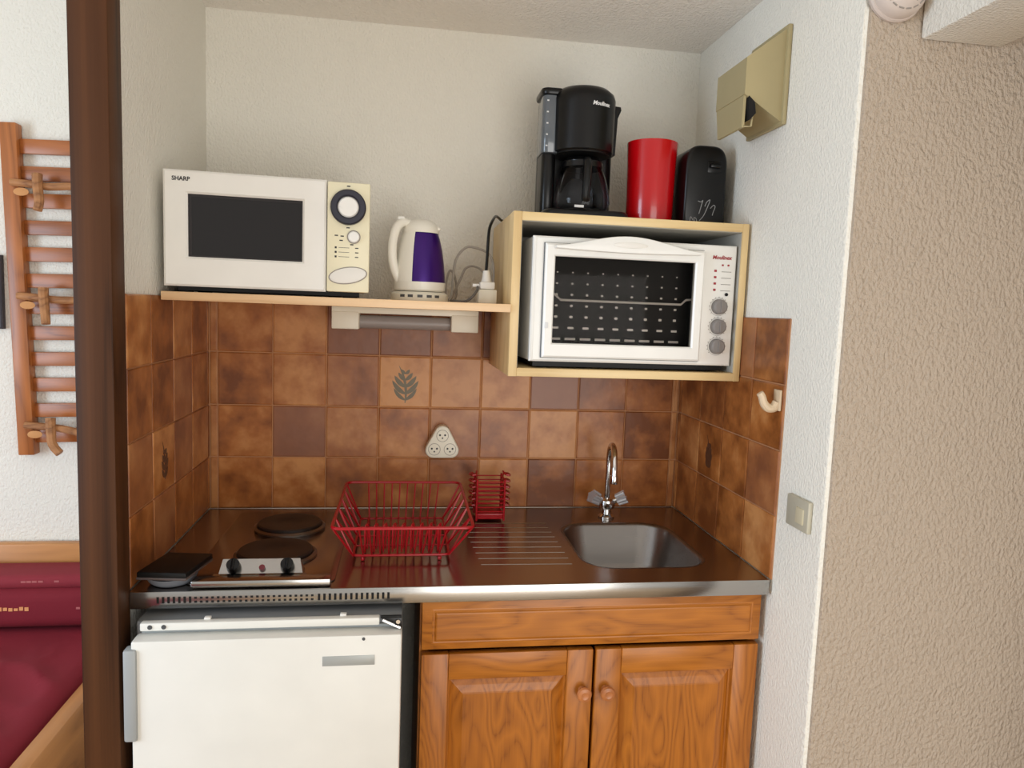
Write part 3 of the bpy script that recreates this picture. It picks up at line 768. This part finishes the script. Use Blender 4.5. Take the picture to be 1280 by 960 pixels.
# shell open at the front
b.box(0, .012, .004, .300, H0, H0 + HH, bev=.005); b.box(.395, WW, .004, .300, H0, H0 + HH, bev=.006)
b.box(.004, .40, .010, .300, H0 + HH - .012, H0 + HH, bev=.004); b.box(.004, .40, .010, .300, H0, H0 + .012, bev=.004); b.box(.004, .40, .290, .300, H0, H0 + HH)
frame_plate(b, 0, WW, H0, H0 + HH, .044, .382, H0 + .034, H0 + .244, .0045, .014, rec=.003)
bov = b
b = MB()
b.box(.014, .393, .055, .059, H0 + .012, H0 + HH - .012); b.box(.0125, .0145, .012, .058, H0 + .012, H0 + HH - .012); b.box(.3925, .3945, .012, .058, H0 + .012, H0 + HH - .012)
b.box(.014, .393, .012, .058, H0 + .0125, H0 + .0145); b.box(.014, .393, .012, .058, H0 + HH - .0145, H0 + HH - .0125)
b.mi = 1  # liner highlights painted as rows of pale dots
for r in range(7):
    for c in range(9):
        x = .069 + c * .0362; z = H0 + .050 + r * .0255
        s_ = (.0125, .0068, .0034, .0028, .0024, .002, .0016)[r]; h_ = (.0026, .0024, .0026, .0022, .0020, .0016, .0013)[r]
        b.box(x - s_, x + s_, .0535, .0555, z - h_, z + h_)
b.build('cavity_liner', [M_liner, M_glints], ov, smooth=0)
b = MB()
b.tube([(.046, .025, H0 + .153), (.058, .025, H0 + .151), (.072, .025, H0 + .139), (.360, .025, H0 + .139), (.372, .025, H0 + .150), (.392, .025, H0 + .152)], .0026, 8)
b.build('wire_rack', plain('pale_rack_wire', rgb(200, 198, 194), .35), ov)
b = MB(); frame_plate(b, .026, .398, H0 + .010, H0 + .262, .048, .376, H0 + .042, H0 + .234, -.012, .003, rec=.003)
od = b.build('door', M_white, ov)
b = MB(); frame_plate(b, .0245, .3996, H0 + .0084, H0 + .2636, .044, .380, H0 + .037, H0 + .239, -.0028, .0040, rec=.0005); b.build('door_gasket', M_dgrey, od, smooth=0)
b = MB(); b.box(.012, WW - .012, .022, .295, .0035, H0 - .0003); b.build('gap_shade_panel', M_blackm, ov)  # black sheet standing for the shadow beneath the oven
b = MB(); b.box(.047, .377, -.006, -.003, H0 + .041, H0 + .235); b.build('door_glass', M_ovglass, od, smooth=0)
b = MB()
up = [(.045 + .335 * k / 24, H0 + .257 + .026 * math.sin(PI * k / 24) ** 1.6) for k in range(25)]
dn = [(.380 - .335 * k / 24, H0 + .250 - .004 * math.sin(PI * k / 24)) for k in range(25)]
b.prism(up + dn, -.030, -.011, 'XZ', bev=.003); hd = b.build('door_handle', M_white, od)
b = MB(); b.prism([(.2125 + .040 * math.cos(2 * PI * k / 28), H0 + .2635 + .0065 * math.sin(2 * PI * k / 28)) for k in range(28)], -.0312, -.028, 'XZ', bev=.0008); b.build('handle_inset', M_whitep, hd)
b = MB(); b.box(.029, .037, -.0135, -.011, H0 + .075, H0 + .088, bev=.001); b.build('door_clip', M_wink, od)
def ring_shape(r): return [(.444 + r * math.cos(2 * PI * k / 40), r * math.sin(2 * PI * k / 40)) for k in range(40)]
zk = (H0 + .137, H0 + .091, H0 + .045)
b = bov; b.mi = 1
for z in zk:
    for k in range(13):
        a = math.radians(-40 + k * 260 / 12); x = .444 + .0225 * math.cos(a); zz = z + .0225 * math.sin(a)
        b.box(x - .0008, x + .0008, .0030, .006, zz - .0008, zz + .0008)
    b.lathe([(.0203, 0), (.0210, 0), (.0210, .0006), (.0203, .0006)], n=40, M=T(.444, .0042, z) @ Matrix.Rotation(PI / 2, 4, 'X'))
for k in range(4):
    z = H0 + .218 - k * .0145
    b.box(.446, .470, .0032, .006, z - .0006, z + .0006)
b.build('body', [M_white, M_gink], ov)
for z in zk:
    b = MB(); b.lathe([(0, .016), (.013, .016), (.0165, .0135), (.0178, .004), (.0178, 0), (0, 0)], n=36, M=T(.444, .0042, z) @ Matrix.Rotation(PI / 2, 4, 'X'))
    b.box(.4425, .4455, -.0145, -.011, z - .012, z + .012); b.build('knob', M_greyk, ov)
b = MB(); b.disc((.461, .0042, H0 + .166), .0038, -.003, 'Y', 16); b.build('indicator_lamp', M_black, ov)
b = MB(); b.text('Moulinex', .0125, T(.445, .0038, H0 + .250), bold=.0003, shear=.2); b.build('logo', M_redink, ov, smooth=0)
b = MB()
for k in range(4): b.box(.428, .434, .0032, .006, H0 + .217 - k * .0145, H0 + .222 - k * .0145)
for x in (.448, .462): b.box(x - .0022, x + .0022, .0032, .006, H0 + .231, H0 + .235)
b.build('symbols', M_redink, ov, smooth=0)
for x in (.04, WW - .05):
    for y in (.05, .25):
        b = MB(); b.disc((x, y, 0), .014, H0 + .004, 'Z', 16, .001); b.build('foot', M_foot, ov)

# ------------------------------------------------------------------ coffee maker
cm = thing('coffee_maker', 'black filter coffee maker with glass jug on top of the birch cabinet', 'coffee maker', (.918, -.19, 1.6685))
H = .318
b = MB()
b.prism(rrect(-.103, .105, -.095, .085, .035, 6), .0, .024, 'XY', bev=.008, seg=3); b.build('base', M_black, cm)
b = MB(); b.lathe([(0, .0), (.062, .0), (.064, .003), (0, .004)], (-.003, -.022, .0242), 40); b.build('hot_plate', M_chrome, cm)
b = MB()
b.prism(rrect(-.100, .088, .030, .085, .02, 5), .024, H - .020, 'XY', bev=.006); b.build('rear_column', M_black, cm)
b = MB(); b.prism(rrect(-.106, -.062, -.035, .045, .016, 5), .160, H - .024, 'XY', bev=.004); b.mi = 1
for k in range(5): b.box(-.097, -.0925, -.0354, -.0345, .174 + k * .026, .177 + k * .026)
b.build('water_tank', [M_tank, M_wink], cm)
b = MB(); b.prism(rrect(-.110, -.050, -.038, .060, .018, 5), H - .024, H - .008, 'XY', bev=.005); b.build('tank_lid', M_black, cm)
b = MB(); b.prism(rrect(-.103, -.068, -.030, .045, .016, 5), .020, .160, 'XY', bev=.004); b.build('tank_column', M_black, cm)
b = MB(); b.lathe([(0, .163), (.0725, .163), (.0755, .166), (.0765, H - .045), (.077, H - .030), (.073, H - .018), (.060, H - .007), (.035, H), (0, H + .002)], (-.003, -.010, 0), 56); fh = b.build('filter_housing', M_black, cm)
b = MB(); b.lathe([(.0, .156), (.056, .156), (.066, .160), (.068, .164)], (-.003, -.012, 0), 40); b.build('filter_cone', M_blackm, cm)
b = MB(); b.prism([(.066, H - .030), (.092, H - .032), (.094, H - .040), (.086, H - .060), (.083, .170), (.066, .165)], -.006, .030, 'XZ', bev=.003); b.build('side_latch', M_black, cm)
b = MB()
Ml = T(.008, -.010, H - .052)
t = MB(); t.text('Moulinex', .0125, Matrix.Identity(4), bold=.0004, shear=.2)
for v in t.bm.verts:      # wrap the word round the housing
    a = v.co.x / .077 + .36; r = .0768 - v.co.y
    v.co = Vector((-.003 + r * math.sin(a), -.010 - r * math.cos(a), H - .050 + v.co.z))
t.build('logo', M_wink, fh, smooth=0)
cf = [(.050, .028), (.066, .032), (.0705, .046), (.068, .070), (.060, .100), (.050, .126), (.046, .140)]
b = MB(); b.lathe([(0, .028)] + cf, (-.003, -.024, 0), 48); jug = b.build('glass_jug', M_carafe, cm)
b = MB(); b.lathe([(.0475, .136), (.0485, .142), (.040, .151), (.0, .155)], (-.003, -.024, 0), 40); b.build('jug_lid', M_black, jug)
b = MB(); b.lathe([(.0475, .127), (.0505, .128), (.0495, .140), (.0465, .141)], (-.003, -.024, 0), 40); b.build('jug_band', M_black, jug)
b = MB(); b.tube([(-.004, -.072, .138), (-.006, -.092, .134), (-.008, -.102, .114), (-.009, -.103, .080), (-.009, -.099, .055), (-.008, -.094, .044)], .0095, 10, smooth=4); b.build('jug_handle', M_black, jug)
b = MB(); b.box(-.034, -.012, -.0965, -.0945, .027, .0325) ; b.build('switch_label', M_wink, cm)

# red jug
rj = thing('pitcher', 'tall plain red plastic pitcher between the coffee maker and the black toaster', 'pitcher', (1.088, -.215, 1.6685))
b = MB(); n = 56; loops = []
for r, z, lip in ((.0555, .002, 0), (.0565, .006, 0), (.0575, .08, 0), (.0590, .150, .1), (.0605, .186, .5), (.0608, .199, 1), (.0590, .199, 1), (.0575, .186, .5), (.0555, .08, 0), (.0535, .008, 0)):
    lp = []
    for k in range(n):
        a = 2 * PI * k / n; d = math.cos(a - .25)
        e = max(0, d) ** 10 * .007 * lip
        lp.append(((r + e) * math.cos(a), (r + e) * math.sin(a), z + max(0, d) ** 10 * .002 * lip))
    loops.append(lp)
b.loft(loops, cap0=True, cap1=True); b.build('jug_body', M_red, rj, smooth=50)

# toaster standing end-on
ts = thing('toaster', 'black toaster seen end-on beside the red pitcher, pale scribble on it', 'toaster', (1.207, -.19, 1.6685))
b = MB()
sh = []
for k in range(25):
    a = PI * k / 24
    sh.append((.0520 * math.copysign(abs(math.cos(a)) ** .55, math.cos(a)), .140 + .052 * math.sin(a) ** .8))
sh = [(.0530, .006)] + sh + [(-.0530, .006)]
b.prism(sh, -.085, .13, 'XZ', bev=.008, seg=3); tb_ = b.build('housing', M_black, ts)
b = MB(); b.box(-.046, .046, -.075, .12, 0, .008, bev=.002); b.build('base', M_blackm, ts)
b = MB(); b.box(.004, .032, -.098, -.084, .138, .148, bev=.003); b.box(.001, .036, -.0862, -.080, .128, .156, bev=.002); b.build('lever', M_black, ts)
b = MB(); b.disc((.0525, -.03, .105), .010, .006, 'X', 18, .001); b.build('side_button', M_black, ts)
b = MB()
def scrib(pts): b.tube([(x, -.0854, z) for x, z in pts], .0009, 5, smooth=4)
scrib([(-.018, .060), (-.010, .058), (-.006, .062), (-.010, .046), (-.014, .030)])
scrib([(-.012, .014), (-.002, .026), (.008, .050), (.012, .064), (.004, .058), (.000, .048)])
scrib([(.014, .044), (.022, .052), (.026, .048), (.022, .036), (.020, .028)])
scrib([(-.036, .012), (-.034, .022), (-.028, .014)]); scrib([(-.024, .010), (-.026, .020), (-.020, .018), (-.018, .008)])
b.build('scribble', plain('pale_print', rgb(150, 150, 150), .5), ts)

# ------------------------------------------------------------------ wall fittings
# socket adapter
sk = thing('socket_adapter', 'cream triangular three-way socket adapter on the tiled back wall', 'socket adapter', (.606, -.0005, 1.092))
def rtri(r, s=1.):
    out = []
    for cx, cz, a0 in ((0, .022, 0), (-.024, -.024, 120), (.024, -.024, 240)):
        for k in range(9):
            a = math.radians(a0 + 30 + k * 15); out.append((cx * s + r * math.cos(a), cz * s + r * math.sin(a)))
    return out
b = MB(); b.prism(rtri(.021), -.038, -.0, 'XZ', bev=.004, seg=3); b.build('housing', M_ivory, sk)
b = MB(); b.disc((0, -.0002, 0), .03, .0012, 'Y', 30); b.build('wall_plate', M_ivory, sk)
for cx, cz, rot in ((0, .016, 0), (-.021, -.021, 0), (.021, -.021, 0)):
    b = MB(); b.lathe([(.0150, 0), (.0158, .0006), (.0166, 0)], n=30, M=T(cx, -.0379, cz) @ Matrix.Rotation(PI / 2, 4, 'X')); o = b.build('socket', M_gink, sk)
    b = MB()
    for dx, dz, r in ((-.0068, .002, .0026), (.0068, .002, .0026), (0, -.006, .0021)): b.disc((cx + dx, -.0376, cz + dz), r, -.0012, 'Y', 14)
    b.build('pin_holes', M_ink, o)

# white hook on the right tiles
hk = thing('wall_hook', 'pale plastic hook stuck on the right wall tiles', 'hook', (W - .0008, -.555, 1.284))
b = MB(); b.box(-.005, 0, -.0135, .0135, -.022, .022, bev=.0015); b.build('plate', M_hook, hk)
b = MB()
b.tube([(-.003, 0, -.006), (-.010, 0, -.016), (-.022, 0, -.017), (-.032, 0, -.008), (-.037, .001, .006), (-.042, .002, .014)], [.0105, .0075], 10, smooth=4); b.build('arm', M_hook, hk)

# light switch on the right wall
sw = thing('light_switch', 'beige light switch on the white wall right of the tiles', 'light switch', (W + .0055, -.663, 1.0715))
b = MB(); b.box(-.010, 0, -.040, .040, -.0315, .0315, bev=.003); b.build('plate', M_beigesw, sw)
b = MB(); b.box(-.0125, -.008, -.026, .002, -.018, .014, bev=.002, M=Matrix.Rotation(.0, 4, 'Y')); b.build('rocker', plain('pale_rocker', rgb(206, 196, 166), .45), sw)

# beige vent hood on the right wall
vt = thing('wall_vent', 'beige plastic vent hood with an open flap high on the right wall', 'vent', (W + .0055, -.34, 1.96))
O = vt.location
xw = W + .0055; xo = 1.190
b = MB(O); b.box(xw - .010, xw, -.492, -.325, 1.862, 2.066, bev=.003); b.build('rim', M_beige, vt)
yA, yB = -.488, -.345
b = MB(O)
w_ = [(xw - .009, -.484, 1.868), (xw - .009, -.333, 1.868), (xw - .009, -.333, 2.058), (xw - .009, -.484, 2.058)]
o_ = [(xo, yA, 1.918), (xo, yB, 1.918), (xo, yB, 1.992), (xo, yA, 1.992)]
b.loft([w_, o_], cap0=True, cap1=True); b.build('hood', M_beige, vt, smooth=0)
b = MB(O)
b.prism([(yA + .006, 1.917), (yB - .002, 1.917), (yB - .016, 1.852), (yA + .008, 1.852)], -.003, .003, 'YZ', M=T(xo + .004, 0, 0)); b.build('flap', M_beige, vt, smooth=0)
b = MB(O)
b.prism([(xo + .009, 1.914), (xo + .022, 1.903), (xo + .026, 1.880), (xo + .014, 1.866), (xo + .010, 1.885)], yA - .003, yA + .03, 'XZ'); b.build('opening', M_void, vt, smooth=0)
b = MB(O); b.tube([(xo + .024, yA + .004, 1.900), (xo + .020, yA + .004, 1.854), (xo + .006, yA + .008, 1.854)], .002, 6); b.build('flap_bracket', M_beige, vt)

# smoke detector on the wall beside the beam
sd = thing('smoke_detector', 'round off-white smoke detector on the wall beside the beam', 'smoke detector', (1.336, -.7425, 2.030))
Mr = Matrix.Rotation(PI / 2, 4, 'X')
b = MB(); b.lathe([(0, 0), (.052, 0), (.053, .006), (.051, .010), (0, .010)], n=48, M=Mr); b.build('mounting_ring', M_detect, sd)
b = MB(); b.lathe([(0, .038), (.024, .037), (.040, .032), (.048, .022), (.0495, .010), (0, .010)], n=48, M=Mr); hs = b.build('housing', M_detect, sd)
b = MB()
for k in range(18):
    a = 2 * PI * k / 18; c, s = math.cos(a), math.sin(a)
    q = Vector((c * .0395, -.0326, s * .0395)); t_ = Vector((-s, 0, c)) * .0045
    b.tube([q - t_, q + t_], .0012, 6)
for k in range(7):
    a = math.radians(-62 + k * 8)
    b.tube([(.020 * math.cos(a) + .006, -.0372, .020 * math.sin(a) + .004), (.034 * math.cos(a) + .004, -.0350, .034 * math.sin(a) + .004)], .0010, 6)
b.build('slots', M_gink, hs)

# ------------------------------------------------------------------ bed alcove at the left
bd = thing('bed', 'pine bed with a wooden headboard and side rail left of the post', 'bed', (-.65, -.6, 0))
O = bd.location
b = MB(O); b.box(-1.12, -.205, .262, .296, .30, .722, bev=.006); b.build('headboard', M_bedw_h, bd)
b = MB(O); b.box(-.252, -.212, -1.58, .262, .33, .522, bev=.006); b.build('side_rail', M_bedw_y, bd)
b = MB(O); b.box(-1.118, -1.078, -1.58, .262, .33, .522, bev=.006); b.build('side_rail', M_bedw_y, bd)
b = MB(O); b.box(-1.12, -.21, -1.615, -1.58, .30, .56, bev=.006); b.build('footboard', M_bedw_h, bd)
for x in (-1.10, -.232):
    for y in (-1.598, .279): b = MB(O); b.box(x - .02, x + .02, y - .016, y + .016, .001, .32, bev=.003); b.build('leg', M_bedw_y, bd)
b = MB(O); b.box(-1.078, -.252, -1.58, .26, .345, .36); b.build('slat_base', M_bedw_h, bd)
# mattress under a creased burgundy cover
b = MB((-.665, -.65, .3605)); bm = b.bm
nx, ny = 70, 110; x0, x1, y0, y1 = -1.072, -.258, -1.572, .255
def hgt(x, y):
    d = min(x - x0, x1 - x, y - y0, y1 - y); e = min(1, max(0, d) / .05)
    base = .455 + .062 * math.sqrt(max(0, 1 - (1 - e) ** 2))
    p = Vector((x * 3.2 + y * 2.0, y * 1.0 - x * .9, 0))
    cr = abs(noise.noise(p * 1.6)); cr2 = abs(noise.noise(p * 3.1 + Vector((5, 2, 1))))
    e *= min(1, max(0, (.06 - y) / .12))
    return base + e * (.016 * math.exp(-cr * 7) + .008 * math.exp(-cr2 * 8) + .010 * noise.noise(Vector((x * 3, y * 3, 4))))
G = [[bm.verts.new((x0 + (x1 - x0) * i / nx, y0 + (y1 - y0) * j / ny, hgt(x0 + (x1 - x0) * i / nx, y0 + (y1 - y0) * j / ny))) for j in range(ny + 1)] for i in range(nx + 1)]
for i in range(nx):
    for j in range(ny): bm.faces.new((G[i][j], G[i + 1][j], G[i + 1][j + 1], G[i][j + 1]))
ring = [G[i][0] for i in range(nx + 1)] + [G[nx][j] for j in range(1, ny + 1)] + [G[i][ny] for i in range(nx - 1, -1, -1)] + [G[0][j] for j in range(ny - 1, 0, -1)]
low = [bm.verts.new((v.co.x, v.co.y, .3608)) for v in ring]
for i in range(len(ring)): bm.faces.new((ring[i], ring[(i + 1) % len(ring)], low[(i + 1) % len(ring)], low[i]))
bm.faces.new(low)
bmesh.ops.recalc_face_normals(bm, faces=bm.faces)
tag(b.build('mattress', M_burg, None, smooth=70), 'mattress under a creased burgundy cover on the pine bed', 'mattress')
# bolster at the headboard
bo = thing('bolster', 'burgundy bolster with a line of gold stitching against the headboard', 'bolster', (-.66, .19, .5235))
b = MB(); b.box(-.40, .385, -.075, .066, .0, .118, bev=.036, seg=5); b.build('cover', M_burg2, bo)
b = MB(); b.box(-.38, .375, -.060, .066, .110, .150, bev=.018, seg=3); b.build('folded_flap', plain('faded_burgundy_cotton', rgb(136, 38, 50), .85, bump=.2, bscale=700), bo)
b = MB()
for k in range(31):
    x = -.26 + k * .0135
    b.box(x, x + .010, -.0765, -.0745, .058 + (k % 3) * .0008, .066 + ((k * 7) % 4) * .0012)
b.build('gold_lettering', M_gold, bo, smooth=0)
b = MB()
for x in (.06, .13, .144, .158, .174, .215): b.box(x, x + .012, -.0608, -.0595, .132, .137)
b.box(.276, .286, -.0765, -.0745, .060, .066)
b.build('pale_marks', M_pink, bo, smooth=0)

# coat rack on the alcove wall
cr = thing('hanging_coat_rack', 'slatted orange pine coat rack with twig hooks on the wall above the bed', 'coat rack', (-.44, .285, 1.45), 0)
cr.rotation_euler = (0, math.radians(-1.4), 0)
b = MB(); b.box(-.163, -.120, -.022, .013, -.462, .468, bev=.003); b.build('stile', M_pine_v, cr)
b = MB(); b.box(.120, .163, -.022, .013, -.462, .468, bev=.003); b.build('stile', M_pine_v, cr)
for k in range(12):
    z = .408 - k * .0742
    b = MB(); b.box(-.121, .121, -.006, .010, z - .020, z + .020, bev=.002); b.build('slat', M_pine_h, cr)
for z, tilt in ((.293, .02), (-.018, .0), (-.385, -.06)):
    b = MB()
    b.tube([(-.135, -.030, z + .012), (-.09, -.034, z + .008), (-.04, -.036, z + .002), (.01, -.034, z + .001 + tilt * .2), (.045, -.030, z + tilt * .3)], .0105, 9, smooth=3)
    hk_ = b.build('hook', M_twig, cr)
    b = MB()
    b.tube([(-.062, -.044, z + .034), (-.060, -.050, z), (-.056, -.054, z - .040), (-.054 - tilt * .3, -.058, z - .066)], [.0135, .0115], 9, smooth=3)
    b.build('peg', M_twig, hk_)
    b = MB(); b.lathe([(0, -.004), (.009, 0), (.010, .006), (0, .009)], n=14, M=T(-.108, -.032, z - .014) @ Matrix.Rotation(PI / 2, 4, 'X') @ Matrix.Diagonal((2.0, 1.1, 1, 1)))
    b.build('cut_end', plain('fresh_cut_wood', rgb(200, 142, 86), .7), hk_)

# picture at the far left
pc = thing('picture', 'dark framed picture at the far left edge of the wall', 'picture', (-.80, .298, 1.345))
b = MB(); frame_plate(b, -.17, .170, 0, .208, -.15, .150, .020, .188, -.018, 0, rec=.003); b.build('frame', M_frame, pc)
b = MB(); b.box(-.151, .151, -.008, -.004, .019, .189); b.build('print', M_art, pc, smooth=0)

# ------------------------------------------------------------------ light
wd = bpy.data.worlds.new('room_light'); SC.world = wd; wd.use_nodes = True
bg = wd.node_tree.nodes['Background']; bg.inputs['Color'].default_value = (1.0, .96, .90, 1); bg.inputs['Strength'].default_value = .68
def area(name, loc, rot, sx, sy, power, col):
    l = bpy.data.lights.new(name, 'AREA'); l.shape = 'RECTANGLE'; l.size = sx; l.size_y = sy; l.energy = power; l.color = col
    o = bpy.data.objects.new(name, l); COL.objects.link(o); o.location = loc; o.rotation_euler = rot; return o
area('window_daylight', (-2.1, -1.75, 1.25), (0, -PI / 2, 0), 1.4, 1.3, 62, (.66, .82, 1.0))
area('front_fill_light', (1.35, -3.5, .85), (PI / 2, 0, math.radians(12)), 1.7, 1.7, 42, (1.0, .98, .94))  # fill light added behind the camera to lift niche ceiling and left wall

# ------------------------------------------------------------------ camera
cd = bpy.data.cameras.new('camera'); cam = bpy.data.objects.new('camera', cd); COL.objects.link(cam)
yaw, pit, rol = .1494, .1011, .0371
cy, sy, cp_, sp_ = math.cos(yaw), math.sin(yaw), math.cos(pit), math.sin(pit)
fw = Vector((sy * cp_, cy * cp_, -sp_)); rt = Vector((cy, -sy, 0)); up = rt.cross(fw)
r2 = rt * math.cos(rol) + up * math.sin(rol); u2 = -rt * math.sin(rol) + up * math.cos(rol)
cam.matrix_world = Matrix(((r2.x, u2.x, -fw.x, .500), (r2.y, u2.y, -fw.y, -1.963), (r2.z, u2.z, -fw.z, 1.450), (0, 0, 0, 1)))
cd.sensor_width = 36; cd.lens = 902.7 / 1280 * 36; cd.clip_start = .02
SC.camera = cam
SC.view_settings.view_transform = 'Standard'; SC.view_settings.look = 'None'
SC.view_settings.gamma = 1; SC.view_settings.use_curve_mapping = False; SC.view_settings.exposure = -.12
